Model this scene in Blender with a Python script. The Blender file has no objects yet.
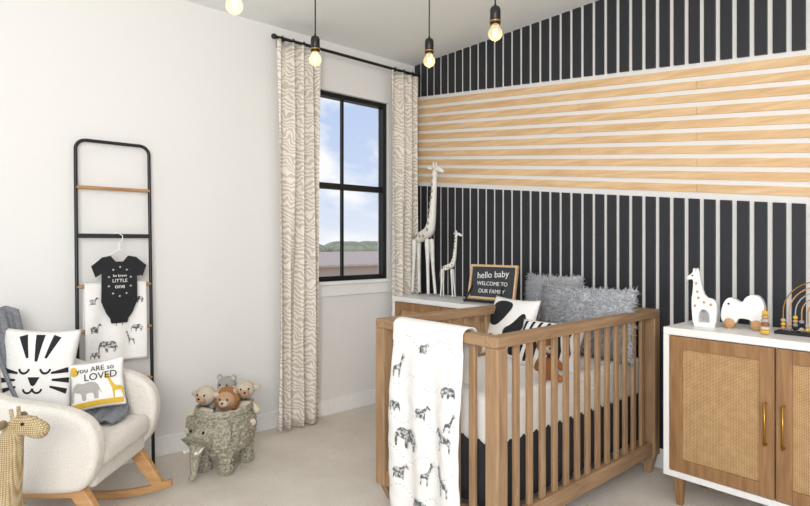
import bpy, bmesh, math, random
from mathutils import Vector, noise, Matrix
random.seed(4)
S=bpy.context.scene
S.view_settings.view_transform='Standard'
COL=bpy.context.collection

# ---------------------------------------------------------------- materials
def lin(c):
    return tuple(((x/255)/12.92 if x/255<=0.04045 else ((x/255+0.055)/1.055)**2.4) for x in c)+(1,)
def newmat(name):
    m=bpy.data.materials.new(name); m.use_nodes=True
    nt=m.node_tree; b=nt.nodes['Principled BSDF']; return m,nt,b
def N(nt,t,**kw):
    n=nt.nodes.new(t)
    for k,v in kw.items():
        if k in n.inputs.keys(): n.inputs[k].default_value=v
        else: setattr(n,k,v)
    return n
def coords(nt,scale=(1,1,1),kind='Object',rot=(0,0,0)):
    tc=N(nt,'ShaderNodeTexCoord'); mp=N(nt,'ShaderNodeMapping')
    mp.inputs['Scale'].default_value=scale; mp.inputs['Rotation'].default_value=rot
    nt.links.new(tc.outputs[kind],mp.inputs['Vector']); return mp.outputs['Vector']
def ramp(nt,fac,stops):
    r=N(nt,'ShaderNodeValToRGB'); e=r.color_ramp.elements
    while len(e)<len(stops): e.new(0.5)
    for i,(p,c) in enumerate(stops): e[i].position=p; e[i].color=lin(c)
    nt.links.new(fac,r.inputs['Fac']); return r.outputs['Color']
def bump(nt,b,h,strength=.3,dist=.01):
    bn=N(nt,'ShaderNodeBump'); bn.inputs['Strength'].default_value=strength; bn.inputs['Distance'].default_value=dist
    nt.links.new(h,bn.inputs['Height']); nt.links.new(bn.outputs['Normal'],b.inputs['Normal'])
def plain(name,c,rough=.6,metal=0,nscale=0,nstr=.2,var=0):
    m,nt,b=newmat(name); b.inputs['Base Color'].default_value=lin(c)
    b.inputs['Roughness'].default_value=rough; b.inputs['Metallic'].default_value=metal
    sc=nscale or 40
    n=N(nt,'ShaderNodeTexNoise'); n.inputs['Scale'].default_value=sc; n.inputs['Detail'].default_value=4
    nt.links.new(coords(nt),n.inputs['Vector'])
    v=var or 3
    c1=tuple(max(0,x-v) for x in c); c2=tuple(min(255,x+v) for x in c)
    nt.links.new(ramp(nt,n.outputs['Fac'],[(.3,c1),(.7,c2)]),b.inputs['Base Color'])
    if nscale: bump(nt,b,n.outputs['Fac'],nstr,.01)
    return m
def wood(name,c1,c2,axis=2,rough=.5,sc=1):
    m,nt,b=newmat(name); s=[14*sc]*3; s[axis]=1.2*sc
    n=N(nt,'ShaderNodeTexNoise'); n.inputs['Scale'].default_value=3.5; n.inputs['Detail'].default_value=8; n.inputs['Distortion'].default_value=.6
    nt.links.new(coords(nt,tuple(s)),n.inputs['Vector'])
    nt.links.new(ramp(nt,n.outputs['Fac'],[(.3,c1),(.7,c2)]),b.inputs['Base Color'])
    b.inputs['Roughness'].default_value=rough
    bump(nt,b,n.outputs['Fac'],.08,.003); return m
def weave(name,cd,cl,sx=250,axes=(0,2),rough=.7,strg=.5):
    m,nt,b=newmat(name); outs=[]
    v=coords(nt)
    for a in axes:
        w=N(nt,'ShaderNodeTexWave'); w.bands_direction='XYZ'[a]; w.inputs['Scale'].default_value=sx/20.0
        w.inputs['Distortion'].default_value=.6; w.inputs['Detail'].default_value=1
        nt.links.new(v,w.inputs['Vector']); outs.append(w.outputs['Fac'])
    mx=N(nt,'ShaderNodeMath',operation='MULTIPLY'); nt.links.new(outs[0],mx.inputs[0]); nt.links.new(outs[1],mx.inputs[1])
    n=N(nt,'ShaderNodeTexNoise'); n.inputs['Scale'].default_value=30; nt.links.new(v,n.inputs['Vector'])
    ad=N(nt,'ShaderNodeMath',operation='MULTIPLY_ADD'); nt.links.new(n.outputs['Fac'],ad.inputs[0]); ad.inputs[1].default_value=.4; nt.links.new(mx.outputs[0],ad.inputs[2])
    nt.links.new(ramp(nt,ad.outputs[0],[(.18,cd),(.75,cl)]),b.inputs['Base Color'])
    b.inputs['Roughness'].default_value=rough; bump(nt,b,ad.outputs[0],strg,.004); return m
def emis(name,c,s):
    m,nt,b=newmat(name); b.inputs['Emission Color'].default_value=lin(c); b.inputs['Emission Strength'].default_value=s
    b.inputs['Base Color'].default_value=lin(c); return m

M={}
M['wall']=plain('wall_paint',(231,229,226),.85,0,180,.03,1)
M['ceil']=plain('ceiling_paint',(240,242,240),.9,0,120,.04,1)
M['trim']=plain('trim_paint',(240,239,236),.4)
M['white']=plain('white_lacquer',(242,241,238),.35)
M['black']=plain('black_metal',(20,20,21),.4)
M['navy']=plain('charcoal_paint',(35,36,41),.5,0,60,.05,2)
M['maple']=wood('maple',(208,168,120),(230,197,152),0,.5)
M['oak']=wood('crib_oak_v',(143,112,82),(176,143,108),2,.5)
M['oakx']=wood('crib_oak_x',(143,112,82),(176,143,108),0,.5)
M['oaky']=wood('crib_oak_y',(143,112,82),(176,143,108),1,.5)
M['door']=wood('door_wood',(134,97,60),(166,126,84),2,.5)
M['lwood']=wood('beech',(186,138,88),(210,166,116),0,.5)
M['brass']=plain('brass',(196,150,72),.3,1)
M['cane']=weave('cane',(156,116,72),(222,188,138),1000,(0,2),.7,.5)
M['bask']=plain('seagrass',(158,153,134),.85,0,70,.6,34)
M['ratt']=weave('rattan',(160,130,84),(236,220,180),900,(2,0),.7,.9)
M['boucle']=plain('boucle',(232,226,216),.95,0,160,.6,6)
M['grey']=plain('grey_knit',(132,135,142),.95,0,120,.7,14)
M['fluff']=plain('grey_faux_fur',(204,206,210),.98,0,90,1.0,14)
M['cotton']=plain('cotton_white',(240,238,234),.9,0,70,.15,3)
M['ink']=plain('ink_black',(24,25,28),.8)
M['yellow']=plain('mustard',(220,180,60),.8)
M['cream']=plain('cream_plush',(228,213,190),.95,0,200,.7,10)
M['brownp']=plain('brown_plush',(176,124,80),.95,0,200,.7,12)
M['tan']=plain('tan_plush',(212,172,134),.95,0,200,.7,10)
M['gplush']=plain('grey_plush',(186,182,176),.95,0,200,.7,10)
M['rust']=plain('rust_plush',(166,108,62),.95,0,200,.7,10)
M['knit']=plain('black_skirt_fabric',(46,47,52),.95,0,90,.2,3)
M['bronze']=plain('giraffe_patina',(236,233,225),.6,0,30,.2,8)
M['spot']=plain('giraffe_spot',(170,156,130),.6)
m,nt,b=newmat('sketch_print'); n=N(nt,'ShaderNodeTexNoise'); n.inputs['Scale'].default_value=75; n.inputs['Detail'].default_value=3
nt.links.new(coords(nt),n.inputs['Vector']); nt.links.new(ramp(nt,n.outputs['Fac'],[(.46,(92,94,96)),(.60,(210,210,208))]),b.inputs['Base Color']); b.inputs['Roughness'].default_value=.9
M['sketch']=m
# carpet
m,nt,b=newmat('carpet'); v=coords(nt)
n=N(nt,'ShaderNodeTexNoise'); n.inputs['Scale'].default_value=160; n.inputs['Detail'].default_value=6; nt.links.new(v,n.inputs['Vector'])
n2=N(nt,'ShaderNodeTexNoise'); n2.inputs['Scale'].default_value=5; nt.links.new(v,n2.inputs['Vector'])
ad=N(nt,'ShaderNodeMath',operation='MULTIPLY_ADD'); nt.links.new(n2.outputs['Fac'],ad.inputs[0]); ad.inputs[1].default_value=.5; nt.links.new(n.outputs['Fac'],ad.inputs[2])
nt.links.new(ramp(nt,ad.outputs[0],[(.5,(212,202,188)),(1.0,(238,230,218))]),b.inputs['Base Color'])
b.inputs['Roughness'].default_value=.95; bump(nt,b,n.outputs['Fac'],.8,.01); M['carpet']=m
# curtain zebra print
m,nt,b=newmat('zebra_print_linen'); v=coords(nt,(1,1.6,1),rot=(.25,0,0))
w=N(nt,'ShaderNodeTexWave'); w.bands_direction='Z'; w.inputs['Scale'].default_value=10; w.inputs['Distortion'].default_value=14
w.inputs['Detail'].default_value=1.5; w.inputs['Detail Scale'].default_value=1.1; w.inputs['Detail Roughness'].default_value=.4
nt.links.new(v,w.inputs['Vector'])
nt.links.new(ramp(nt,w.outputs['Fac'],[(.35,(206,196,181)),(.60,(236,230,221))]),b.inputs['Base Color'])
b.inputs['Roughness'].default_value=.95; M['curtain']=m
# glass
m,nt,b=newmat('window_glass'); b.inputs['Transmission Weight'].default_value=1; b.inputs['Roughness'].default_value=0; b.inputs['IOR'].default_value=1.0
b.inputs['Base Color'].default_value=(1,1,1,1); b.inputs['Specular IOR Level'].default_value=.0; M['glass']=m
m,nt,b=newmat('bulb_glass'); b.inputs['Transmission Weight'].default_value=1; b.inputs['Roughness'].default_value=.02; b.inputs['IOR'].default_value=1.1
b.inputs['Base Color'].default_value=lin((255,244,220)); b.inputs['Emission Color'].default_value=lin((255,222,170)); b.inputs['Emission Strength'].default_value=.5; M['bulb']=m
M['filament']=emis('filament',(255,205,140),50)

# ---------------------------------------------------------------- helpers
def grp(name,loc=(0,0,0),rz=0):
    e=bpy.data.objects.new(name,None); COL.objects.link(e); e.location=loc; e.rotation_euler=(0,0,rz); e.empty_display_size=.1
    return e
def mesh(name,verts,faces,mat,parent=None,smooth=False,bevel=0,sub=0,solid=0,loc=None,rot=None,bseg=2,soff=0):
    me=bpy.data.meshes.new(name); me.from_pydata([tuple(v) for v in verts],[],faces); me.update()
    o=bpy.data.objects.new(name,me); COL.objects.link(o); me.materials.append(mat)
    bm=bmesh.new(); bm.from_mesh(me); bmesh.ops.recalc_face_normals(bm,faces=bm.faces); bm.to_mesh(me); bm.free()
    if smooth: me.polygons.foreach_set('use_smooth',[True]*len(me.polygons))
    if solid: md=o.modifiers.new('s','SOLIDIFY'); md.thickness=solid; md.offset=soff
    if bevel:
        md=o.modifiers.new('b','BEVEL'); md.width=bevel; md.segments=bseg; md.limit_method='ANGLE'; md.angle_limit=.6
    if sub: md=o.modifiers.new('u','SUBSURF'); md.levels=sub; md.render_levels=sub
    if parent: o.parent=parent
    if loc: o.location=loc
    if rot: o.rotation_euler=rot
    return o
BF=[(0,1,2,3),(4,7,6,5),(0,4,5,1),(1,5,6,2),(2,6,7,3),(3,7,4,0)]
def hexv(x0,y0,z0,x1,y1,z1):
    return [(x0,y0,z0),(x1,y0,z0),(x1,y1,z0),(x0,y1,z0),(x0,y0,z1),(x1,y0,z1),(x1,y1,z1),(x0,y1,z1)]
def hexes(name,hl,mat,parent=None,**k):
    V=[];F=[]
    for h in hl:
        o=len(V); V+=h; F+=[tuple(i+o for i in f) for f in BF]
    return mesh(name,V,F,mat,parent,**k)
def boxes(name,bl,mat,parent=None,**k): return hexes(name,[hexv(*b) for b in bl],mat,parent,**k)
def sheet(name,fn,nu,nv,mat,parent=None,solid=0,smooth=True,**k):
    V=[fn(i/nu,j/nv) for j in range(nv+1) for i in range(nu+1)]
    F=[(j*(nu+1)+i,j*(nu+1)+i+1,(j+1)*(nu+1)+i+1,(j+1)*(nu+1)+i) for j in range(nv) for i in range(nu)]
    return mesh(name,V,F,mat,parent,smooth=smooth,solid=solid,**k)
def tube(name,pts,r,mat,parent=None,cyc=False,smooth=False):
    cu=bpy.data.curves.new(name,'CURVE'); cu.dimensions='3D'; cu.bevel_depth=r; cu.bevel_resolution=4; cu.use_fill_caps=True
    sp=cu.splines.new('NURBS' if smooth else 'POLY'); sp.points.add(len(pts)-1)
    for p,q in zip(sp.points,pts): p.co=tuple(q)+(1,)
    sp.use_cyclic_u=cyc
    if smooth: sp.use_endpoint_u=not cyc; sp.order_u=3
    cu.materials.append(mat); o=bpy.data.objects.new(name,cu); COL.objects.link(o)
    dg=bpy.context.evaluated_depsgraph_get(); me=bpy.data.meshes.new_from_object(o.evaluated_get(dg))
    bpy.data.objects.remove(o); o=bpy.data.objects.new(name,me); COL.objects.link(o)
    me.polygons.foreach_set('use_smooth',[True]*len(me.polygons))
    if parent: o.parent=parent
    return o
def rev(name,prof,mat,parent=None,n=28,sx=1,sy=1,loc=(0,0,0),rot=None,solid=0,closed=True):
    V=[];F=[]
    for (r,z) in prof:
        for i in range(n):
            a=2*math.pi*i/n; V.append((r*sx*math.cos(a),r*sy*math.sin(a),z))
    for j in range(len(prof)-1):
        for i in range(n):
            F.append((j*n+i,j*n+(i+1)%n,(j+1)*n+(i+1)%n,(j+1)*n+i))
    if closed: F.append(tuple(range(n))); F.append(tuple((len(prof)-1)*n+i for i in range(n)))
    return mesh(name,V,F,mat,parent,smooth=True,loc=loc,rot=rot,solid=solid)
def ell(name,c,r,mat,parent=None,rot=None,n=20):
    prof=[(max(1e-4,math.sin(math.pi*j/14)),-math.cos(math.pi*j/14)) for j in range(15)]
    o=rev(name,[(a,b) for a,b in prof],mat,parent,n=n,loc=c,rot=rot); o.scale=r; return o
def skin(name,verts,edges,radii,mat,parent=None,sub=2,root=0):
    me=bpy.data.meshes.new(name); me.from_pydata(verts,edges,[]); o=bpy.data.objects.new(name,me); COL.objects.link(o)
    md=o.modifiers.new('sk','SKIN'); md.use_smooth_shade=True
    if not me.skin_vertices: 
        bm=bmesh.new(); bm.from_mesh(me); bm.verts.layers.skin.verify(); bm.to_mesh(me); bm.free()
    for i,r in enumerate(radii):
        rr=r if isinstance(r,tuple) else (r,r)
        me.skin_vertices[0].data[i].radius=rr; me.skin_vertices[0].data[i].use_root=(i==root)
    m2=o.modifiers.new('u','SUBSURF'); m2.levels=sub; m2.render_levels=sub
    dg=bpy.context.evaluated_depsgraph_get(); dg.update(); me2=bpy.data.meshes.new_from_object(o.evaluated_get(dg))
    bpy.data.objects.remove(o); o=bpy.data.objects.new(name,me2); COL.objects.link(o)
    me2.materials.clear(); me2.materials.append(mat)
    me2.polygons.foreach_set('use_smooth',[True]*len(me2.polygons)); me2.polygons.foreach_set('material_index',[0]*len(me2.polygons))
    if parent: o.parent=parent
    return o
def decal(name,polys,fn,mat,parent=None,cuts=2,solid=0,smooth=True,bevel=0):
    bm=bmesh.new()
    for p in polys:
        vs=[bm.verts.new((x,y,0)) for x,y in p]; bm.faces.new(vs)
    bmesh.ops.triangulate(bm,faces=bm.faces[:])
    for _ in range(cuts): bmesh.ops.subdivide_edges(bm,edges=bm.edges[:],cuts=1,use_grid_fill=True)
    for v in bm.verts: v.co=Vector(fn(v.co.x,v.co.y))
    me=bpy.data.meshes.new(name); bm.to_mesh(me); bm.free(); me.materials.append(mat)
    o=bpy.data.objects.new(name,me); COL.objects.link(o)
    if solid: md=o.modifiers.new('s','SOLIDIFY'); md.thickness=solid; md.offset=0
    if bevel: md=o.modifiers.new('b','BEVEL'); md.width=bevel; md.segments=3; md.limit_method='ANGLE'
    if parent: o.parent=parent
    return o
def smoothpoly(p,it=2):
    for _ in range(it):
        q=[]
        for i in range(len(p)):
            a=p[i];b=p[(i+1)%len(p)]
            q.append((a[0]*.75+b[0]*.25,a[1]*.75+b[1]*.25)); q.append((a[0]*.25+b[0]*.75,a[1]*.25+b[1]*.75))
        p=q
    return p
def text(name,s,size,loc,rot,mat,parent=None,ext=.0008):
    cu=bpy.data.curves.new(name,'FONT'); cu.body=s; cu.size=size; cu.align_x='CENTER'; cu.extrude=ext; cu.materials.append(mat)
    o=bpy.data.objects.new(name,cu); COL.objects.link(o)
    dg=bpy.context.evaluated_depsgraph_get(); me=bpy.data.meshes.new_from_object(o.evaluated_get(dg))
    bpy.data.objects.remove(o); o=bpy.data.objects.new(name,me); COL.objects.link(o)
    o.location=loc; o.rotation_euler=rot
    if parent: o.parent=parent
    return o

# 2-D silhouettes (unit-ish)
ELE=[(0,.0),(-.02,.3),(.02,.58),(.1,.8),(.25,.92),(.42,.9),(.55,.84),(.8,.92),(1.05,.88),(1.22,.74),(1.3,.5),(1.36,.3),(1.33,.28),(1.24,.5),(1.22,.3),(1.2,0),(1.02,0),(1.0,.3),(.92,.36),(.7,.34),(.66,.28),(.66,0),(.48,0),(.46,.34),(.36,.42),(.25,.42),(.2,.5),(.12,.5),(.09,.3),(.08,.02)]
GIR=[(0,0),(.08,0),(.12,.42),(.2,.5),(.42,.52),(.5,.42),(.52,0),(.6,0),(.6,.45),(.62,.7),(.78,1.15),(.84,1.42),(.98,1.38),(1.02,1.42),(.98,1.5),(.84,1.58),(.83,1.66),(.79,1.66),(.79,1.58),(.7,1.54),(.72,1.45),(.62,1.15),(.44,.82),(.2,.78),(.06,.7),(.0,.5)]
ZEB=[(0,0),(.07,0),(.1,.4),(.2,.46),(.55,.46),(.64,.38),(.66,0),(.73,0),(.74,.45),(.8,.68),(.9,.86),(1.08,.72),(1.14,.78),(1.06,.92),(.96,1.04),(.92,1.12),(.86,1.05),(.72,.92),(.6,.78),(.2,.8),(.04,.74),(-.06,.5),(-.04,.48),(.02,.6)]
def place(p,x,y,s,flip=False,rot=0):
    out=[]
    for a,b in p:
        a=(a-.6)*s*(-1 if flip else 1); b=(b-.4)*s
        out.append((x+a*math.cos(rot)-b*math.sin(rot),y+a*math.sin(rot)+b*math.cos(rot)))
    return out

# ---------------------------------------------------------------- room shell
H=2.76; XR=4.7; YB=-4.6
WY0,WY1,WZ0,WZ1=-1.125,-.29,.985,2.40
boxes('floor',[(0,YB,-.1,XR,0,0)],M['carpet'])
boxes('ceiling',[(0,YB,H,XR,0,H+.1)],M['ceil'])
boxes('wall_left',[(-.14,YB,0,0,WY0,H),(-.14,WY1,0,0,.12,H),(-.14,WY0,0,0,WY1,WZ0),(-.14,WY0,WZ1,0,WY1,H)],M['wall'])
boxes('wall_accent',[(0,0,0,XR,.12,H)],M['wall'])
boxes('baseboard_left',[(0,YB,0,.014,-.014,.115)],M['trim'],bevel=.004)
boxes('baseboard_accent',[(0,-.014,0,XR,0,.115)],M['trim'],bevel=.004)

# window
w=grp('window_1',(0,0,0))
fx0,fx1=-.09,-.03
t=.035; ym=(WY0+WY1)/2; zm=1.70
boxes('frame',[(fx0,WY0,WZ0,fx1,WY0+t,WZ1),(fx0,WY1-t,WZ0,fx1,WY1,WZ1),(fx0,WY0+t,WZ0,fx1,WY1-t,WZ0+t),(fx0,WY0+t,WZ1-t,fx1,WY1-t,WZ1),
   (fx0-.0,WY0+t,zm-.022,fx1-.01,WY1-t,zm+.022)],M['black'],w)
boxes('muntins',[(fx0+.015,ym-.009,WZ0+t,fx1-.02,ym+.009,zm-.022),(fx0+.015,ym-.009,zm+.022,fx1-.02,ym+.009,WZ1-t)],M['black'],w)
boxes('glass',[(-.066,WY0+t,WZ0+t,-.062,WY1-t,zm-.022),(-.066,WY0+t,zm+.022,-.062,WY1-t,WZ1-t)],M['glass'],w)
boxes('trim_1',[(-.03,WY0-.05,WZ0-.025,.035,WY1+.05,WZ0),(0,WY0-.03,WZ0-.11,.015,WY1+.03,WZ0-.025)],M['trim'],bevel=.003)

# accent slats
sl=grp('accent_wall_slats',(0,0,0))
def btop(x): return 2.487-.1156*x
def bbot(x): return 1.780-.1095*x
pitch=.0785; sw=.0535; d=.016
up=[];lo=[]
x=.012
while x<XR-.07:
    a,b_=x,x+sw
    za,zb=btop(a)+.012,btop(b_)+.012
    up.append([(a,-d,za),(b_,-d,zb),(b_,0,zb),(a,0,za),(a,-d,H),(b_,-d,H),(b_,0,H),(a,0,H)])
    za,zb=bbot(a)-.026,bbot(b_)-.026
    lo.append([(a,-d,.115),(b_,-d,.115),(b_,0,.115),(a,0,.115),(a,-d,za),(b_,-d,zb),(b_,0,zb),(a,0,za)])
    x+=pitch
hexes('upper_vertical_slats',up,M['navy'],sl); hexes('lower_vertical_slats',lo,M['navy'],sl)
hz=[]; n=10; dd=.009
for i in range(n):
    f0=i/n; f1=f0+.62/n
    segs=[(0.0,1.55),(1.552,3.1),(3.102,XR)] if i%2 else [(0.0,2.25),(2.252,XR)]
    for (x0,x1) in segs:
        def zz(x,f): return bbot(x)*(1-f)+btop(x)*f+.010
        hz.append([(x0,-dd,zz(x0,f0)),(x1,-dd,zz(x1,f0)),(x1,0,zz(x1,f0)),(x0,0,zz(x0,f0)),(x0,-dd,zz(x0,f1)),(x1,-dd,zz(x1,f1)),(x1,0,zz(x1,f1)),(x0,0,zz(x0,f1))])
hexes('angled_maple_slats',hz,M['maple'],sl)

# ---------------------------------------------------------------- outside
boxes('ground_outside',[(-140,-60,-.8,-.6,140,-.5)],plain('grass',(206,198,166),.95,0,3,.2,10))
fz=grp('neighbouring_roof',(-12,6,-.5))
boxes('wall_panel',[(-.1,-14,0,.1,16,1.0)],plain('stucco_pink',(206,184,172),.9),fz)
hexes('roof_slope',[[(-3,-14,1.35),(.3,-14,.98),(.3,16,.98),(-3,16,1.35),(-3,-14,1.42),(.3,-14,1.05),(.3,16,1.05),(-3,16,1.42)]],plain('clay_roof',(214,194,182),.9,0,12,.3,12),fz)
tr=grp('tree_line',(-60,40,-.5))
fol=plain('foliage',(176,180,152),.95,0,2,.5,20)
for k in range(60):
    yy=-50+k*2.0+random.random(); rr=.9+random.random()*.5
    ell('tree_%d'%k,(random.uniform(-3,3),yy,rr*.5),(rr*1.4,rr*2.2,rr),fol,tr,n=10)

# ---------------------------------------------------------------- curtains
cr=grp('curtain_rod',(.11,0,2.645))
tube('rod',[(0,-1.36,0),(0,-.05,0)],.011,M['black'],cr)
rev('finial',[(.011,0),(.018,.004),(.018,.02),(.011,.03)],M['black'],cr,loc=(0,-1.36,0),rot=(math.pi/2,0,0))
boxes('brackets',[(-.11,-1.30,-.03,-.10,-1.27,.03),(-.10,-1.29,-.006,0,-1.28,.006),(-.11,-.10,-.03,-.10,-.07,.03),(-.10,-.09,-.006,0,-.08,.006)],M['black'],cr)
def curtain(y0,y1,nf,ph):
    g=grp('curtain_panel',(.11,(y0+y1)/2,0)); w_=y1-y0
    def fn(u,v):
        z=.012+v*2.615
        amp=.036*(1-.25*v)
        y=(u-.5)*w_*(1-.06*math.sin(v*3))+.008*math.sin(u*15+v*4)
        x=amp*math.sin((u+.04*math.sin(v*3+u*5))*nf*2*math.pi+ph)+.006*math.sin(u*nf*4*math.pi+v*5)
        return (x,y,z)
    sheet('fabric',fn,160,30,M['curtain'],g,solid=.003)
    for i in range(nf):
        yy=-w_/2+w_*(i+.5)/nf
        tube('ring_%d'%i,[(.017*math.cos(a*math.pi/6),yy,2.645+.017*math.sin(a*math.pi/6)) for a in range(12)],.003,M['black'],g,cyc=True)
curtain(-1.355,-1.02,4,0.4); curtain(-.365,-.085,3,1.2)

# ---------------------------------------------------------------- pendants
def P(a,b):
    return (3.43+.662*a-.75*b, -3.14+.75*a+.662*b)
def pendant(px,b,zb):
    a=(px-405)/550*b; X,Y=P(a,b)
    g=grp('pendant_light',(X,Y,zb))
    r_=.031
    prof=[(.002,-.005)]+[(r_*math.sin(t_)+.001,r_-r_*math.cos(t_)) for t_ in [k*math.pi/16 for k in range(1,11)]]+[(.018,.062),(.014,.078)]
    rev('bulb',prof,M['bulb'],g)
    tube('filament',[(-.008,0,.05),(-.010,0,.022),(-.004,0,.048),(0,0,.02),(.004,0,.048),(.010,0,.022),(.008,0,.05)],.0011,M['filament'],g)
    rev('socket',[(.012,.072),(.024,.075),(.024,.14),(.019,.152),(.006,.158),(.004,.17)],M['black'],g)
    rev('brass_ring',[(.0255,.083),(.0255,.09)],M['brass'],g)
    tube('cord',[(0,0,.16),(0,0,H-zb-.02)],.0036,M['black'],g)
    rev('canopy',[(.045,H-zb-.022),(.05,H-zb-.012),(.05,H-zb)],M['black'],g)
pendant(315,2.9,2.205); pendant(429,3.0,2.23); pendant(495,2.5,2.19); pendant(234,2.1,2.145)

# ---------------------------------------------------------------- cabinets
def cabinet(name,x0,x1,yf,h=.862,nd=2):
    W=x1-x0; Dp=-.03-yf
    g=grp(name,(x0,yf,0))
    z0=.145
    boxes('carcass',[(0,0,h-.035,W,Dp,h),(0,0,z0,W,Dp,z0+.03),(0,0,z0+.03,.028,Dp,h-.035),(W-.028,0,z0+.03,W,Dp,h-.035),(.028,Dp-.015,z0+.03,W-.028,Dp,h-.035),(.028,.03,z0+.03,W-.028,Dp-.015,h-.035)],M['white'],g,bevel=.003)
    dw=(W-.06)/nd; fr=[];pn=[]
    for i in range(nd):
        a=.03+i*dw+.003; b_=.03+(i+1)*dw-.003; c=z0+.034; e=h-.039; f=.058
        fr+=[(a,-.004,c,a+f,.016,e),(b_-f,-.004,c,b_,.016,e),(a+f,-.004,c,b_-f,.016,c+f),(a+f,-.004,e-f,b_-f,.016,e)]
        pn.append((a+f,.006,c+f,b_-f,.014,e-f))
        hx=(b_-.03) if i%2==0 else (a+.03)
        tube('pull_%d'%i,[(hx,-.004,.41),(hx,-.03,.41),(hx,-.03,.585),(hx,-.004,.585)],.005,M['brass'],g)
    boxes('door_frames',fr,M['door'],g,bevel=.002); boxes('cane_panels',pn,M['cane'],g)
    hs=[]
    for lx in (.06,W-.06):
        for ly in (.05,Dp-.05):
            q=.022;s=.013
            hs.append([(lx-s,ly-s,0),(lx+s,ly-s,0),(lx+s,ly+s,0),(lx-s,ly+s,0),(lx-q,ly-q,z0),(lx+q,ly-q,z0),(lx+q,ly+q,z0),(lx-q,ly+q,z0)])
    hexes('legs',hs,M['door'],g,bevel=.002)
    return g
cabinet('cane_sideboard',2.25,3.19,-.42)
cabinet('cane_dresser',.20,1.24,-.42)

# ---------------------------------------------------------------- crib
cb=grp('baby_crib',(1.30,-1.456,0)); W=.765; L=1.425; p=.065; T=.9
posts=[]
for (a,c) in ((0,0),(W-p,0),(0,L-p),(W-p,L-p)):
    posts.append((a,c,.09,a+p,c+p,T-.045))
boxes('posts',posts,M['oak'],cb,bevel=.006)
boxes('long_rails',[(0,0,T-.045,p,L,T),(W-p,0,T-.045,W,L,T),(.012,p,.09,p-.012,L-p,.165),(W-p+.012,p,.09,W-.012,L-p,.165)],M['oaky'],cb,bevel=.006)
boxes('end_rails',[(p,0,T-.045,W-p,p,T),(p,L-p,T-.045,W-p,L,T),(p,.012,.09,W-p,p-.012,.165),(p,L-p+.012,.09,W-p,L-.012,.165)],M['oakx'],cb,bevel=.006)
sl_=[]; ns=13; 
for i in range(ns):
    cy=p+(L-2*p)*(i+1)/(ns+1)
    for cx in (p/2,W-p/2): sl_.append((cx-.009,cy-.017,.165,cx+.009,cy+.017,T-.045))
for i in range(6):
    cx=p+(W-2*p)*(i+1)/7
    for cy in (p/2,L-p/2): sl_.append((cx-.017,cy-.009,.165,cx+.017,cy+.009,T-.045))
boxes('slats',sl_,M['oak'],cb,bevel=.004)
hs=[]
for (cx,cy) in ((p/2,p/2),(W-p/2,p/2),(p/2,L-p/2),(W-p/2,L-p/2)):
    q=.03;s=.017; sg=1 if cy<L/2 else -1
    fy=cy+sg*.045
    hs.append([(cx-s,fy-s,0),(cx+s,fy-s,0),(cx+s,fy+s,0),(cx-s,fy+s,0),(cx-q,cy-q,.12),(cx+q,cy-q,.12),(cx+q,cy+q+.0,.12),(cx-q,cy+q,.12)])
hexes('legs',hs,M['oak'],cb,bevel=.003)
boxes('mattress',[(p+.003,p+.005,.42,W-p-.003,L-p-.005,.635)],M['cotton'],cb,bevel=.035,bseg=5,smooth=True)
def skirt(u,v):
    per=2*(W+L-4*p-.04); s=u*per; a=W-2*p-.02; b_=L-2*p-.02; x0=p+.01;y0=p+.01; k=.006*math.sin(u*260)
    if s<a: q=(x0+s,y0+k)
    elif s<a+b_: q=(x0+a-k,y0+s-a)
    elif s<2*a+b_: q=(x0+a-(s-a-b_),y0+b_-k)
    else: q=(x0+k,y0+b_-(s-2*a-b_))
    return (q[0],q[1],.17+v*.28)
sheet('crib_skirt',skirt,400,4,M['knit'],cb,solid=.002)

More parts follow.
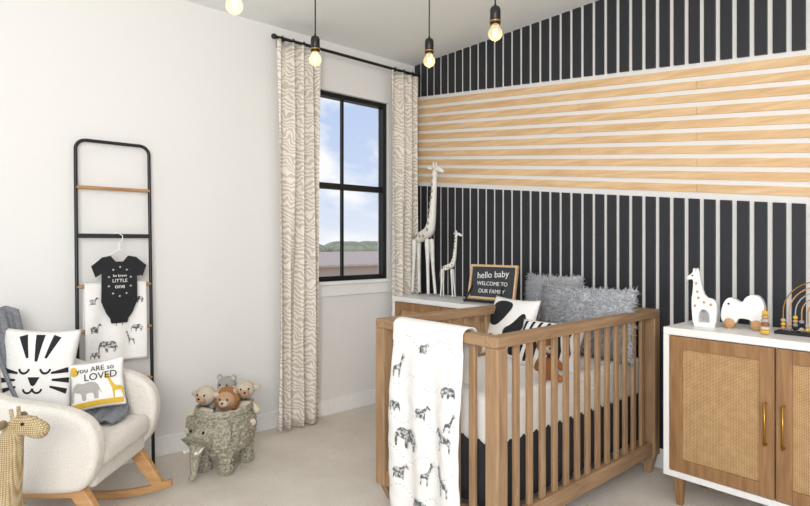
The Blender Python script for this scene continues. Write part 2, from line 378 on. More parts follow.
# ---------------------------------------------------------------- pillows
def pilf(w_,h_,t_,sgn,extra=0):
    def fn(u,v):
        U=2*u-1;V_=2*v-1
        th=t_/2*(max(0,(1-U**2))**.45)*(max(0,(1-V_**2))**.45)
        x=w_/2*U*(1-.07*math.cos(V_*math.pi/2)); z=h_/2*V_*(1-.07*math.cos(U*math.pi/2))
        return (x,sgn*(th+extra),z)
    return fn
def pillow(name,w_,h_,t_,mat,loc,rot,n=26,fluff=0,parent=None):
    g=grp(name,loc); g.rotation_euler=rot
    V=[];F=[]
    idx={}
    for s in (-1,1):
        fn=pilf(w_,h_,t_,s)
        for j in range(n+1):
            for i in range(n+1):
                edge=i in(0,n) or j in (0,n)
                if s==1 and edge: idx[(s,i,j)]=idx[(-1,i,j)]; continue
                q=Vector(fn(i/n,j/n))
                if fluff:
                    c=Vector((q.x/(w_/2),q.y/(t_/2+.001),q.z/(h_/2))).normalized()
                    q+=c*(fluff*(random.random()*.9+1.5*noise.noise(q*30+Vector(loc)*3)+.8*noise.noise(q*90)))
                    q+=Vector((random.uniform(-1,1),random.uniform(-1,1),random.uniform(-1,1)))*fluff*.3
                idx[(s,i,j)]=len(V); V.append(q)
        for j in range(n):
            for i in range(n): F.append((idx[(s,i,j)],idx[(s,i+1,j)],idx[(s,i+1,j+1)],idx[(s,i,j+1)]))
    mesh('cover',V,F,mat,g,smooth=True)
    if fluff: # fur tufts: short tapered locks
        TV=[];TF=[]
        fn=pilf(w_,h_,t_,-1); fb=pilf(w_,h_,t_,1)
        for k in range(5200):
            u=random.random(); v_=random.random(); F_=fn if random.random()<.72 else fb
            q=Vector(F_(u,v_)); c=Vector((q.x/(w_/2)*.9,q.y/(t_/2)*1.2,q.z/(h_/2)*.9)).normalized()
            dr=(c+Vector((random.uniform(-.7,.7),random.uniform(-.3,.3),random.uniform(-.9,.3)))).normalized()
            sd=dr.cross(Vector((random.random(),random.random(),random.random()))).normalized()*.0042
            up_=dr.cross(sd).normalized()*.0042; ln=.030+.016*random.random(); o=len(TV)
            TV+=[q+sd,q-sd*.5+up_,q-sd*.5-up_,q+dr*ln+Vector((0,0,-.006))]
            TF+=[(o,o+1,o+3),(o+1,o+2,o+3),(o+2,o,o+3)]
        mesh('fur',TV,TF,mat,g,smooth=True)
    return g
pillow('faux_fur_pillow',.36,.42,.14,M['fluff'],(1.475,-.19,.855),(-.10,0,.05),n=70,fluff=.010)
pillow('faux_fur_pillow',.56,.37,.16,M['fluff'],(1.765,-.30,.835),(-.14,0,.0),n=80,fluff=.010)
pw=pillow('patterned_pillow',.36,.36,.12,M['cotton'],(1.475,-.62,.785),(-.35,.0,-.15))
f=pilf(.36,.36,.12,-1,.0015)
blobs=[smoothpoly(p_) for p_ in ([(.05,.55),(.3,.45),(.5,.62),(.62,.9),(.3,.96),(.08,.85)],[(.55,.3),(.8,.35),(.95,.6),(.85,.8),(.7,.55),(.52,.45)],[(.1,.1),(.35,.05),(.5,.2),(.3,.35),(.12,.32)],[(.65,.05),(.9,.08),(.92,.2),(.72,.22)])]
decal('black_shapes',blobs,lambda u,v:f(u,v),M['ink'],pw,cuts=3)
pw=pillow('striped_pillow',.36,.26,.12,M['cotton'],(1.80,-.72,.745),(-.5,.0,.1))
f2=pilf(.36,.26,.12,-1,.0015)
st=[]
for i in range(7):
    x0=.06+i*.13
    st.append([(x0,.06),(x0+.05,.06),(x0+.09,.35),(x0+.03,.65),(x0+.07,.94),(x0+.02,.94),(x0-.02,.65),(x0+.03,.35)])
decal('black_stripes',st,lambda u,v:f2(min(max(u,.01),.99),v),M['ink'],pw,cuts=3)

def plush(name,loc,rz,s,body,muz,mane=None,ears='round',tilt=0):
    g=grp(name,loc,rz); g.rotation_euler=(tilt,0,rz); g.scale=(s,s,s)
    skin('body',[(0,0,.05),(0,0,.12),(0,0,.2),(.09,-.05,.15),(.12,-.1,.1),(-.09,-.05,.15),(-.12,-.1,.1),(.06,-.08,.03),(.08,-.17,.03),(-.06,-.08,.03),(-.08,-.17,.03)],
      [(0,1),(1,2),(2,3),(3,4),(2,5),(5,6),(0,7),(7,8),(0,9),(9,10)],[.08,.085,.05,.032,.03,.032,.03,.035,.035,.035,.035],body,g)
    if mane:
        for k in range(16):
            a=k*math.pi/8; ell('mane_%d'%k,(.085*math.cos(a),.01,.3+.085*math.sin(a)),(.035,.04,.035),mane,g,n=10)
    ell('head',(0,0,.3),(.09,.08,.085),body,g)
    ell('muzzle',(0,-.07,.28),(.045,.035,.035),muz,g,n=14)
    ell('nose',(0,-.104,.292),(.012,.008,.009),M['ink'],g,n=10)
    for sx in (-1,1):
        ell('eye',(sx*.034,-.073,.318),(.009,.007,.01),M['ink'],g,n=10)
        if ears=='round': ell('ear',(sx*.068,.0,.37),(.032,.016,.032),body,g,n=12); ell('inner_ear',(sx*.068,-.012,.368),(.02,.008,.02),muz,g,n=10)
        elif ears=='floppy': ell('ear',(sx*.10,.0,.31),(.045,.018,.028),body,g,n=12)
    return g
plush('plush_monkey',(1.93,-.93,.632),.9,.52,M['rust'],M['cream'])

# ---------------------------------------------------------------- crib blanket
bk=grp('safari_print_blanket',(1.30,-1.456,0))
path=[(.078,.66),(.078,.86),(.074,.903),(.055,.914),(.03,.916),(.006,.912),(-.012,.895),(-.014,.80),(-.016,.5),(-.02,.03)]
acc=[0]
for a,b_ in zip(path,path[1:]): acc.append(acc[-1]+math.dist(a,b_))
def along(s):
    s*=acc[-1]
    for i in range(len(path)-1):
        if s<=acc[i+1]+1e-9:
            k=(s-acc[i])/(acc[i+1]-acc[i]); return (path[i][0]*(1-k)+path[i+1][0]*k, path[i][1]*(1-k)+path[i+1][1]*k)
    return path[-1]
def rip(x,z):
    k=min(1,max(0,(.86-z)/.3))
    q=.0022*math.sin(x*50)*math.sin(z*50)
    return -k*(.014+.011*math.sin(x*38+z*2)+.005*math.sin(x*17-z*5))+q*k
def bf(u,v):
    y,z=along(v); x=.155+u*.437+ (0 if v<.35 else .01*math.sin(v*7))
    return (x,y+(rip(x,z) if y<0 else 0),z)
sheet('quilt',bf,80,120,M['cotton'],bk,solid=.006)
def bm_(x,z): return (x,-.018+rip(x,z)-.0055+ (-.003 if z<.5 else 0),z)
an=[place(ELE,.27,.38,.10),place(GIR,.50,.24,.075,True),place(GIR,.41,.24,.065),place(ZEB,.24,.22,.07),place(ELE,.53,.64,.055,True),place(ZEB,.50,.43,.085,True),place(GIR,.22,.68,.07),place(ELE,.36,.10,.08),place(ZEB,.38,.80,.05),place(ELE,.50,.08,.06),place(ZEB,.38,.52,.06),place(GIR,.55,.50,.05),place(ELE,.20,.52,.05,True)]
decal('animal_print',[smoothpoly(a,1) for a in an],bm_,M['sketch'],bk,cuts=2)
ql=[]
for k in range(5):
    z=.14+k*.17; ph=k*1.3
    for j in range(26):
        xx=.17+j*.0155; z2=z+.03*math.sin(j*.45+ph)
        ql.append([(xx,z2),(xx+.006,z2),(xx+.006,z2+.0025),(xx,z2+.0025)])
decal('dotted_trails',ql,bm_,M['sketch'],bk,cuts=0)

# ---------------------------------------------------------------- ladder
ld=grp('blanket_ladder',(.02,-2.325,0))
def lx(z): return .085*(1-z/1.83)+.012
hw=.187; R=.05
pts=[(lx(0),-hw,0),(lx(1.78),-hw,1.78)]
for k in range(1,6): a=math.pi-k*math.pi/10; pts.append((lx(1.8),-hw+R+R*math.cos(a),1.78+R*math.sin(a)))
for k in range(0,6): a=math.pi/2-k*math.pi/10; pts.append((lx(1.8),hw-R+R*math.cos(a),1.78+R*math.sin(a)))
pts.append((lx(0),hw,0))
tube('frame',pts,.0095,M['black'],ld)
rw=wood('rung_wood',(160,116,74),(186,142,96),1)
for k,(z,mm) in enumerate([(1.572,'lwood'),(1.309,'black'),(1.035,'lwood'),(.794,'lwood'),(.50,'lwood'),(.25,'black')]):
    if mm=='black': boxes('rung_%d'%k,[(lx(z)-.007,-hw,z-.012,lx(z)+.007,hw,z+.012)],M['black'],ld,bevel=.003)
    else: tube('rung_%d'%k,[(lx(z),-hw,z),(lx(z),hw,z)],.010,rw,ld)
lb=grp('animal_print_throw',(.02,-2.325,0))
def lbf(u,v):
    y=-.155+u*.31
    s=v
    if s<.4: z=.78+ (s/.4)*.262; x=lx(1.035)-.016
    elif s<.45: k=(s-.4)/.05; x=lx(1.035)-.016+.034*k; z=1.042+.012*math.sin(k*math.pi)
    else: k=(s-.45)/.55; z=1.042-k*.42; x=lx(1.035)+.022+.02*k+.007*math.sin(y*45+k*2)*min(1,k*4)
    return (x,y,z)
sheet('cloth',lbf,40,60,M['cotton'],lb,solid=.005)
def lbm(y,z):
    k=(1.042-z)/.42; return (lx(1.035)+.022+.02*k+.007*math.sin(y*45+k*2)*min(1,k*4)+.004,y,z)
decal('animal_print',[smoothpoly(a,1) for a in (place(ELE,-.05,.70,.07),place(GIR,.06,.72,.05,True),place(ELE,.10,.79,.045),place(ZEB,-.10,.80,.05),place(ZEB,.0,.83,.045,True),place(ELE,-.11,.66,.04),place(ELE,.11,.95,.04),place(ZEB,-.11,.95,.04))],lbm,M['sketch'],lb,cuts=2)
on=grp('baby_bodysuit',(.085,-2.315,1.20))
OP=[(-.045,0),(-.085,-.008),(-.138,-.055),(-.118,-.115),(-.088,-.095),(-.090,-.25),(-.065,-.315),(-.045,-.345),(-.04,-.37),(.04,-.37),(.045,-.345),(.065,-.315),(.090,-.25),(.088,-.095),(.118,-.115),(.138,-.055),(.085,-.008),(.045,0),(.02,-.032),(-.02,-.032)]
def resample(p,step=.012):
    out=[]
    for i in range(len(p)):
        a=p[i];b=p[(i+1)%len(p)]; n_=max(1,int(math.dist(a,b)/step))
        for k in range(n_): out.append((a[0]+(b[0]-a[0])*k/n_,a[1]+(b[1]-a[1])*k/n_))
    return out
decal('garment',[resample(OP)],lambda a,b_:(.026+.006*max(0,math.sin(min(1,(-b_+.02)/.4)*math.pi)),a,b_),M['ink'],on,cuts=2,solid=.012)
for k,(s_,sz,z) in enumerate([('be brave',.020,-.115),('LITTLE',.026,-.145),('one',.034,-.178)]):
    text('print_%d'%k,s_,sz,(.0395,0,z),(math.pi/2,0,math.pi/2),M['cotton'],on)
for k in range(10):
    a=k*math.pi/5+.3
    text('arrow_%d'%k,'+',.024,(.0395,.058*math.cos(a),-.15+.08*math.sin(a)),(math.pi/2,0,math.pi/2),M['cotton'],on)
hg=grp('clothes_hanger',(.085,-2.315,1.20))
tube('wire',[(.022,-.13,-.04),(.022,0,.035),(.022,.13,-.04),(.022,-.13,-.04)],.0035,M['white'],hg)
tube('hook',[(.022,0,.035),(.022,0,.07),(.02,.018,.085),(.012,.02,.11),(-.015,.0,.130),(-.026,-.015,.12)],.0025,M['white'],hg)

# ---------------------------------------------------------------- rocking chair
RA=math.atan2(.75,.662)
ch=grp('rocking_chair',(.549,-2.625,0),RA)
AP=smoothpoly([(-.33,.27),(.18,.25),(.25,.30),(.285,.42),(.28,.53),(.22,.61),(.10,.65),(-.08,.67),(-.24,.74),(-.36,.78),(-.40,.6)],2)
def arm(nm,y0,y1,k=1.0):
    AQ=[(x,.25+(z-.25)*k) for x,z in AP]
    V=[(x,y0,z) for x,z in AQ]+[(x,y1,z) for x,z in AQ]; n_=len(AP)
    F=[tuple(range(n_)),tuple(range(2*n_-1,n_-1,-1))]+[(i,(i+1)%n_,n_+(i+1)%n_,n_+i) for i in range(n_)]
    mesh(nm,V,F,M['boucle'],ch,bevel=.028,bseg=5,smooth=False)
arm('arm_near',-.30,-.215,.90); arm('arm_far',.215,.30,.98)
boxes('seat_base',[(-.30,-.22,.25,.235,.22,.34)],M['boucle'],ch,bevel=.02,bseg=4)
boxes('seat_cushion',[(-.26,-.212,.33,.27,.212,.435)],M['boucle'],ch,bevel=.04,bseg=6,smooth=True)
hexes('backrest',[[(-.36,-.22,.27),(-.22,-.22,.30),(-.22,.22,.30),(-.36,.22,.27),(-.50,-.25,.90),(-.39,-.25,.92),(-.39,.25,.92),(-.50,.25,.90)]],M['boucle'],ch,bevel=.045,bseg=6,smooth=True)
def rz_(x): return 1.05-math.sqrt(1.05**2-x*x)
for yy in (-.235,.235):
    V=[];F=[];n_=24
    for i in range(n_+1):
        x=-.44+.80*i/n_; z=rz_(x)
        V+=[(x,yy-.014,z),(x,yy+.014,z),(x,yy+.014,z+.035),(x,yy-.014,z+.035)]
    for i in range(n_):
        o=i*4
        for a in range(4): F.append((o+a,o+(a+1)%4,o+4+(a+1)%4,o+4+a))
    F+= [(0,1,2,3),tuple(n_*4+k for k in (3,2,1,0))]
    mesh('rocker',V,F,M['lwood'],ch,bevel=.004)
    hexes('legs',[[(.27,yy-.014,.055),(.325,yy-.014,.07),(.325,yy+.014,.07),(.27,yy+.014,.055),(.13,yy-.02,.26),(.205,yy-.02,.26),(.205,yy+.02,.26),(.13,yy+.02,.26)],
      [(-.35,yy-.014,.07),(-.30,yy-.014,.05),(-.30,yy+.014,.05),(-.35,yy+.014,.07),(-.27,yy-.02,.28),(-.20,yy-.02,.28),(-.20,yy+.02,.28),(-.27,yy+.02,.28)]],M['lwood'],ch,bevel=.004)
boxes('seat_rails',[(-.28,-.255,.225,.19,-.215,.262),(-.28,.215,.225,.19,.255,.262),(.14,-.215,.225,.18,.215,.255),(-.26,-.215,.225,-.22,.215,.255)],M['lwood'],ch,bevel=.004)
th=grp('grey_knit_throw',(.549,-2.625,0),RA)
tp=[(-.56,.62),(-.54,.80),(-.51,.915),(-.44,.945),(-.375,.93),(-.34,.82),(-.27,.62),(-.20,.46),(-.12,.447),(.0,.449),(.12,.452)]
ta=[0]
for a,b_ in zip(tp,tp[1:]): ta.append(ta[-1]+math.dist(a,b_))
def talong(s):
    s*=ta[-1]
    for i in range(len(tp)-1):
        if s<=ta[i+1]+1e-9:
            k=(s-ta[i])/(ta[i+1]-ta[i]); return (tp[i][0]*(1-k)+tp[i+1][0]*k, tp[i][1]*(1-k)+tp[i+1][1]*k)
    return tp[-1]
def thf(u,v):
    x,z=talong(v); y=-.02+u*.225
    k=.006*math.sin(u*16+v*3)+.004*math.sin(u*31)
    return (x+k*(1 if v<.75 else 0),y+.015*math.sin(v*9),z+k+.006)
sheet('knit',thf,40,60,M['grey'],th,solid=.012)
def thf2(u,v):
    x=-.06+u*.25+.02*math.sin(v*5)
    pa=[(.0,.452),(.08,.456),(.15,.465),(.19,.50),(.20,.55)]
    s=v*(len(pa)-1); i=min(int(s),len(pa)-2); k=s-i
    y=pa[i][0]*(1-k)+pa[i+1][0]*k; z=pa[i][1]*(1-k)+pa[i+1][1]*k
    return (x-.03*v,y,z+.006*math.sin(u*24+v*4)+.008)
sheet('knit_fold',thf2,30,24,M['grey'],th,solid=.014)

tg=pillow('tiger_face_pillow',.32,.40,.12,M['cotton'],(0,0,0),(0,0,0))
def chl(x,y,z): 
    c,s=math.cos(RA),math.sin(RA); return (.549+c*x-s*y,-2.625+s*x+c*y,z)
tg.location=chl(-.205,.08,.668); tg.rotation_euler=(-.2,.08,RA+.36)
f3=pilf(.32,.40,.12,-1,.0015)
def bar(x0,y0,x1,y1,w0,w1):
    dx,dy=x1-x0,y1-y0; l=math.hypot(dx,dy); nx,ny=-dy/l,dx/l
    return [(x0+nx*w0,y0+ny*w0),(x1+nx*w1,y1+ny*w1),(x1-nx*w1,y1-ny*w1),(x0-nx*w0,y0-ny*w0)]
def arc(cx,cy,r,a0,a1,wd,n_=8):
    o=[];i_=[]
    for k in range(n_+1):
        a=a0+(a1-a0)*k/n_; o.append((cx+(r+wd)*math.cos(a),cy+(r+wd)*math.sin(a))); i_.append((cx+(r-wd)*math.cos(a),cy+(r-wd)*math.sin(a)))
    return o+i_[::-1]
fp=[bar(.5,.62,.5,.95,.018,.06),bar(.38,.66,.28,.93,.016,.055),bar(.62,.66,.72,.93,.016,.055),
    bar(.06,.52,.28,.48,.032,.012),bar(.04,.40,.26,.40,.032,.012),bar(.06,.27,.28,.32,.032,.012),
    bar(.94,.52,.72,.48,.032,.012),bar(.96,.40,.74,.40,.032,.012),bar(.94,.27,.72,.32,.032,.012),
    arc(.36,.54,.065,math.pi*1.05,math.pi*1.95,.014),arc(.64,.54,.065,math.pi*1.05,math.pi*1.95,.014),
    [(.42,.43),(.58,.43),(.53,.34),(.5,.32),(.47,.34)],arc(.44,.30,.06,math.pi*1.05,math.pi*1.98,.013),arc(.56,.30,.06,math.pi*1.02,math.pi*1.95,.013)]
decal('face_print',fp,lambda u,v:f3(min(max(u,.01),.99),min(max(v,.01),.99)),M['ink'],tg,cuts=3)
lv=pillow('you_are_so_loved_pillow',.24,.23,.07,M['cotton'],(0,0,0),(0,0,0))
lv.location=chl(.055,.12,.595); lv.rotation_euler=(-.3,-.12,RA+.30)
f4=pilf(.24,.23,.07,-1,.0012)
decal('elephant_print',[smoothpoly(place(ELE,.28,.36,.42),1)],lambda u,v:f4(min(max(u,.01),.99),min(max(v,.01),.99)),M['gplush'],lv,cuts=3)
decal('giraffe_print',[smoothpoly(place(GIR,.80,.28,.34,True),1)],lambda u,v:f4(min(max(u,.01),.99),min(max(v,.01),.99)),M['yellow'],lv,cuts=3)
decal('yellow_band',[[(.03,.05),(.97,.05),(.97,.16),(.03,.16)],smoothpoly([(.02,.75),(.14,.7),(.18,.9),(.05,.95)])],lambda u,v:f4(u,v),M['yellow'],lv,cuts=3)
text('lettering','you ARE so',.034,(.0,-.0325,.062),(math.pi/2,0,0),M['ink'],lv)
text('lettering_2','LOVED',.045,(.022,-.037,.022),(math.pi/2,0,0),M['ink'],lv)

# ---------------------------------------------------------------- rattan giraffe
gx,gy=P(-1.40,1.9)
rg=grp('rattan_giraffe',(gx,gy,0),RA)
skin('body',[(-.22,0,.30),(-.08,0,.32),(.0,0,.36),(.025,0,.46),(.035,0,.56),(.045,0,.635),(.09,0,.645),(.135,0,.625),(.165,0,.612)],
  [(i,i+1) for i in range(8)],[.08,.09,.07,.05,.042,.040,.040,.034,.026],M['ratt'],rg,root=1)
for i,(x,y) in enumerate(((-.25,-.05),(-.25,.05),(-.05,-.05),(-.05,.05))):
    skin('leg_%d'%i,[(x,y*.8,.28),(x-.01,y,.15),(x,y,.01)],[(0,1),(1,2)],[.035,.022,.02],M['ratt'],rg,sub=1)
skin('tail',[(-.28,0,.32),(-.31,0,.26),(-.31,0,.18)],[(0,1),(1,2)],[.012,.008,.014],M['ratt'],rg,sub=1)
for s in (-1,1):
    ell('ear',(.04,s*.05,.655),(.010,.028,.016),M['ratt'],rg,n=12)
    tube('horn',[(.055,s*.016,.66),(.05,s*.018,.70)],.006,M['ratt'],rg)
    ell('eye',(.10,s*.034,.655),(.006,.004,.006),M['ink'],rg,n=10)

# ---------------------------------------------------------------- elephant basket
eb=grp('elephant_wicker_basket',(.40,-1.835,0),math.radians(-60)); eb.scale=(.90,.90,.98)
bp=[(.10,.10),(.155,.12),(.185,.18),(.19,.24),(.18,.30),(.172,.335)]
def wick(pr,sx,sy,nr,nth):
    def fn(u,v):
        s=v*(len(pr)-1); i=min(int(s),len(pr)-2); k=s-i
        r=pr[i][0]*(1-k)+pr[i+1][0]*k; z=pr[i][1]*(1-k)+pr[i+1][1]*k
        row=v*nr; rr=abs(math.sin(row*math.pi)); sg=1 if int(row)%2 else -1
        r+=.0085*rr*(1+.8*sg*math.sin(u*nth*2*math.pi))*.7
        a=u*2*math.pi; return (r*sx*math.cos(a),r*sy*math.sin(a),z)
    return fn
sheet('bowl',wick(bp,1.12,.92,13,18),352,128,M['bask'],eb)
rev('bowl_inside',[(r-.012,z) for r,z in bp],M['bask'],eb,sx=1.12,sy=.92,closed=False,n=48)
rev('base',[(.10,.098),(.10,.11)],M['bask'],eb,sx=1.12,sy=.92)
for q,zo,ro in ((0,.337,0),(1,.352,-.004)):
    tube('rim_%d'%q,[((.174+ro)*1.12*math.cos(a*math.pi/24),(.174+ro)*.92*math.sin(a*math.pi/24),zo+.004*math.sin(a*2.1)) for a in range(48)],.011,M['bask'],eb,cyc=True)
for i,(x,y) in enumerate(((.10,.08),(.10,-.08),(-.11,.08),(-.11,-.08))):
    o=sheet('leg_%d'%i,wick([(.034,0),(.042,.02),(.036,.06),(.044,.16)],1,1,9,9),90,54,M['bask'],eb); o.location=(x,y,0)
    rev('foot_%d'%i,[(.03,0),(.034,.004)],M['bask'],eb,loc=(x,y,0))
skin('head_and_trunk',[(.16,0,.25),(.22,0,.25),(.265,0,.20),(.285,0,.12),(.29,0,.06),(.32,0,.03)],[(i,i+1) for i in range(5)],[.055,.07,.042,.028,.022,.018],M['bask'],eb,root=1)
for s in (-1,1):
    EP=smoothpoly([(0,.05),(.09,.08),(.12,.0),(.09,-.10),(.03,-.09),(0,-.03)])
    decal('ear',[EP],lambda a,b_,s=s:(.19-.25*a,s*(.055+a*.95),.26+b_),M['bask'],eb,cuts=1,solid=.012)
    tube('tusk',[(.25,s*.035,.20),(.295,s*.04,.165),(.325,s*.04,.185)],.008,M['white'],eb,smooth=True)
    ell('eye',(.265,s*.045,.275),(.008,.008,.008),M['ink'],eb,n=10)
tube('tail',[(-.20,0,.26),(-.23,0,.2),(-.225,0,.14)],.007,M['bask'],eb)
rev('dark_fill_disk',[(.155,.20),(.155,.205)],M['knit'],eb,sx=1.1,sy=.9)  # flat dark disk filling the inside of the bowl
plush('plush_lamb',(.345,-1.925,.215),.6,.64,M['cream'],M['tan'],ears='floppy')
plush('plush_lion',(.435,-1.84,.20),.75,.62,M['tan'],M['cream'],mane=M['brownp'])
plush('plush_bear',(.32,-1.79,.25),.7,.62,M['gplush'],M['cream'])
plush('plush_puppy',(.42,-1.725,.235),1.1,.62,M['cream'],M['tan'],ears='floppy')

# ---------------------------------------------------------------- giraffe figurines on dresser
def giraffe(h,loc,rz):
    g=grp('giraffe_figurine',loc,rz); k=h
    v=[(-.09,0,.44),(.0,0,.45),(.07,0,.50),(.10,0,.62),(.115,0,.78),(.125,0,.93),(.155,0,.955),(.20,0,.93),(.225,0,.92)]
    skin('body',[tuple(c*k for c in q) for q in v],[(i,i+1) for i in range(8)],[x*k for x in (.04,.045,.042,.028,.022,.021,.026,.018,.013)],M['bronze'],g,root=1)
    for i,(x,y,dx) in enumerate(((-.10,-.02,-.02),(-.10,.02,.0),(.06,-.02,.02),(.06,.02,.04))):
        skin('leg_%d'%i,[tuple(c*k for c in q) for q in [(x,y,.44),(x+dx*.4,y*1.1,.22),(x+dx,y*1.3,.012)]],[(0,1),(1,2)],[.024*k,.013*k,.012*k],M['bronze'],g,sub=1)
    tube('tail',[tuple(c*k for c in q) for q in [(-.12,0,.45),(-.145,0,.36),(-.14,0,.28)]],.005*k,M['spot'],g)
    for s in (-1,1):
        ell('ear',(.115*k,s*.036*k,.955*k),(.010*k,.026*k,.013*k),M['bronze'],g,n=10)
        tube('horn',[(.13*k,s*.012*k,.96*k),(.125*k,s*.014*k,1.0*k)],.006*k,M['bronze'],g)
    for i in range(9):
        z=.50+i*.048; x=.075+.05*(i/9)
        for s in (-1,1): ell('spot_%d'%i,(x*k+random.uniform(-.006,.006)*k,s*(.036-.016*min(1,i/4))*k,z*k),(.012*k,.006*k,.014*k),M['spot'],g,n=8)
    for x in (-.09,-.05,-.01,.03):
        for s in (-1,1): ell('flank_spot',(x*k,s*.038*k,.455*k),(.014*k,.008*k,.014*k),M['spot'],g,n=8)
giraffe(1.02,(.325,-.20,.862),-.1)
giraffe(.50,(.575,-.19,.862),.3)

# letterboard
lbg=grp('letter_board',(1.04,-.27,.872),.12); lbg.rotation_euler=(-.2,0,.12); lbg.scale=(.92,1,.94)
boxes('frame',[(-.2,-.008,.02,-.185,.012,.27),(.185,-.008,.02,.2,.012,.27),(-.185,-.008,.02,.185,.012,.035),(-.185,-.008,.255,.185,.012,.27)],M['maple'],lbg)
boxes('felt',[(-.185,0,.035,.185,.01,.255)],plain('slate_felt',(58,62,66),.9),lbg)
text('text_1','hello baby',.066,(0,-.003,.178),(math.pi/2,0,0),M['cotton'],lbg).rotation_euler=(math.pi/2,-.08,0)
text('text_2','WELCOME TO',.040,(0,-.003,.12),(math.pi/2,0,0),M['cotton'],lbg)
text('text_3','OUR FAMILY',.040,(0,-.003,.065),(math.pi/2,0,0),M['cotton'],lbg)
es=grp('display_easel',(1.0,-.27,.862),.12)
tube('legs_l',[(-.14,-.05,.006),(-.10,.07,.20)],.007,M['black'],es); tube('legs_r',[(.14,-.05,.006),(.10,.07,.20)],.007,M['black'],es)
tube('back_leg',[(0,.14,.006),(0,.07,.20)],.007,M['black'],es); tube('ledge',[(-.16,-.03,.016),(.16,-.03,.016)],.009,M['black'],es); tube('bar',[(-.10,.07,.2),(.10,.07,.2)],.007,M['black'],es)

# ---------------------------------------------------------------- toys on sideboard
wg=grp('wooden_giraffe_toy',(2.385,-.27,.862),.1)
G2=[(-.05,0),(-.028,0),(-.022,.085),(.022,.085),(.028,0),(.05,0),(.055,.11),(.045,.135),(.005,.145),(-.012,.20),(-.02,.255),(-.028,.285),(-.034,.285),(-.036,.262),(-.042,.285),(-.05,.283),(-.05,.262),(-.075,.243),(-.08,.232),(-.07,.226),(-.048,.232),(-.05,.18),(-.058,.12)]
decal('cutout',[smoothpoly(G2,1)],lambda a,b_:(a,0,b_),M['white'],wg,cuts=0,solid=.022,bevel=.003)
for i,(x,z) in enumerate([(-.0,.12),(.03,.11),(-.03,.17),(-.035,.21),(-.025,.14),(-.04,.10)]):
    ell('spot_%d'%i,(x,-.0115,z),(.006,.002,.007),M['lwood'],wg,n=10)
ell('eye',(-.052,-.0115,.248),(.004,.002,.004),M['ink'],wg,n=10)
el=grp('rolling_elephant_toy',(2.53,-.20,.862),.1); el.scale=(.93,.93,.93)
LL=[(-.085,.02),(-.10,.06),(-.085,.13),(-.06,.16),(-.03,.15),(.0,.13),(.015,.165),(.05,.18),(.085,.165),(.10,.11),(.095,.05),(.08,.02),(.05,.02),(.04,.05),(0,.055),(-.02,.05),(-.03,.02)]
decal('body',[smoothpoly(LL,2)],lambda a,b_:(a,0,b_),M['white'],el,cuts=0,solid=.045,bevel=.008)
for x in (-.055,.065):
    for y in (-.032,.032):
        rev('wheel',[(.004,-.007),(.024,-.007),(.026,0),(.024,.007),(.004,.007)],M['lwood'],el,loc=(x,y,.026),rot=(math.pi/2,0,0))
    tube('axle',[(x,-.035,.026),(x,.035,.026)],.004,M['lwood'],el)
ell('eye',(-.06,-.024,.125),(.005,.002,.005),M['ink'],el,n=10)
ab=grp('rainbow_bead_toy',(2.84,-.22,.862),.0)
boxes('base',[(-.17,-.035,0,.17,.035,.014)],M['black'],ab,bevel=.004)
bc=[M['yellow'],M['cream'],M['ink'],M['gplush'],M['lwood']]
for k in range(5):
    r_=.05+.023*k; zc=.10
    pts=[(-r_,0,.012)]+[(-r_*math.cos(a*math.pi/18),0,zc+r_*math.sin(a*math.pi/18)) for a in range(19)]+[(r_,0,.012)]
    tube('arch_%d'%k,pts,.0025,[M['brass'],M['lwood'],M['gplush'],M['lwood'],M['brass']][k],ab)
    for j in range(2+k%3): 
        ell('bead_%d_%d'%(k,j),(-r_,0,.026+.017*j),(.010,.010,.0085),bc[(k+j)%5],ab,n=10)
    for j in range(2):
        a=1.9+j*.3+.2*k; ell('bead_r_%d_%d'%(k,j),(-r_*math.cos(a),0,zc+r_*math.sin(a)),(.009,.009,.009),bc[(k+j+2)%5],ab,n=10)
st_=grp('wooden_stacking_rings',(2.655,-.32,.862))
tube('peg',[(0,0,0),(0,0,.12)],.005,M['lwood'],st_)
for i in range(6):
    rev('ring_%d'%i,[(.006,.004+i*.017),(.017-.0012*i,.005+i*.017),(.020-.0014*i,.012+i*.017),(.017-.0012*i,.02+i*.017),(.006,.021+i*.017)],bc[i%5] if i!=2 else M['rust'],st_)

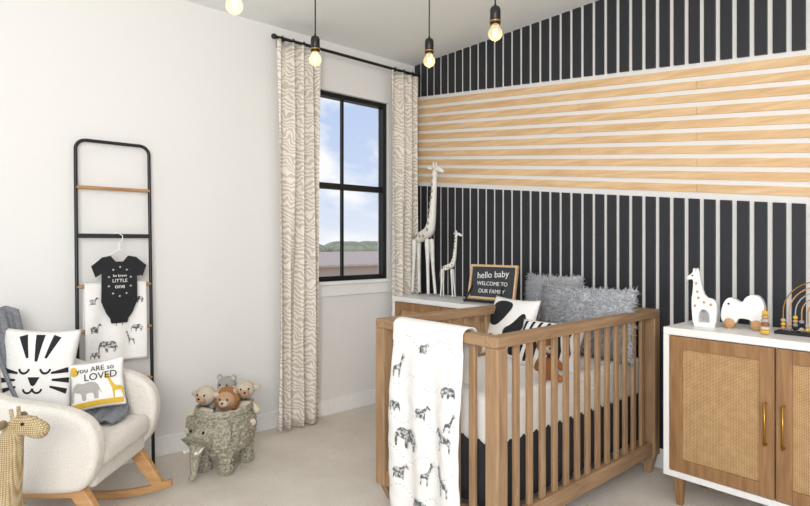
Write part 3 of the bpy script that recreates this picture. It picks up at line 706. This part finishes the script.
# ---------------------------------------------------------------- world, lights, camera
wd=bpy.data.worlds.new('sky'); S.world=wd; wd.use_nodes=True; nt=wd.node_tree; bg=nt.nodes['Background']
tc=N(nt,'ShaderNodeTexCoord'); mp=N(nt,'ShaderNodeMapping'); mp.inputs['Scale'].default_value=(1,1,1.8); mp.inputs['Location'].default_value=(.3,.15,.1)
nt.links.new(tc.outputs['Generated'],mp.inputs['Vector'])
n=N(nt,'ShaderNodeTexNoise'); n.inputs['Scale'].default_value=5.5; n.inputs['Detail'].default_value=9; n.inputs['Roughness'].default_value=.52; nt.links.new(mp.outputs['Vector'],n.inputs['Vector'])
sep=N(nt,'ShaderNodeSeparateXYZ'); nt.links.new(tc.outputs['Generated'],sep.inputs[0])
grad=ramp(nt,sep.outputs['Z'],[(.0,(228,234,243)),(.10,(200,215,241)),(.5,(164,190,232))])
cl=N(nt,'ShaderNodeValToRGB'); cl.color_ramp.elements[0].position=.44; cl.color_ramp.elements[1].position=.58; nt.links.new(n.outputs['Fac'],cl.inputs['Fac'])
mx=N(nt,'ShaderNodeMix',data_type='RGBA'); nt.links.new(cl.outputs['Color'],mx.inputs['Factor']); nt.links.new(grad,mx.inputs['A']); mx.inputs['B'].default_value=(.94,.94,.95,1)
nt.links.new(mx.outputs['Result'],bg.inputs['Color']); bg.inputs['Strength'].default_value=1.05

def area(name,loc,target,size,power,c=(1,1,1)):
    l=bpy.data.lights.new(name,'AREA'); l.shape='RECTANGLE'; l.size=size[0]; l.size_y=size[1]; l.energy=power; l.color=c
    o=bpy.data.objects.new(name,l); COL.objects.link(o); o.location=loc
    o.rotation_euler=(Vector(target)-Vector(loc)).to_track_quat('-Z','Y').to_euler()
area('added_room_fill',(4.5,-4.3,2.2),(1.1,-1.0,.9),(1.8,1.4),70,(1,.968,.93))  # added fill light behind the camera, no real fixture; brightens the room
area('added_ceiling_fill',(3.6,-3.7,1.5),(2.4,-2.4,2.76),(1.2,1.2),42,(1,.98,.95))  # unseen up-light, added only to brighten the ceiling

cam=bpy.data.cameras.new('camera'); co=bpy.data.objects.new('camera',cam); COL.objects.link(co)
co.location=(3.43,-3.14,1.27); co.rotation_euler=(math.pi/2,0,math.atan2(.75,.6614))
cam.sensor_width=36; cam.lens=36*550/810; cam.shift_y=-10/810; cam.clip_start=.05; cam.clip_end=500
S.camera=co
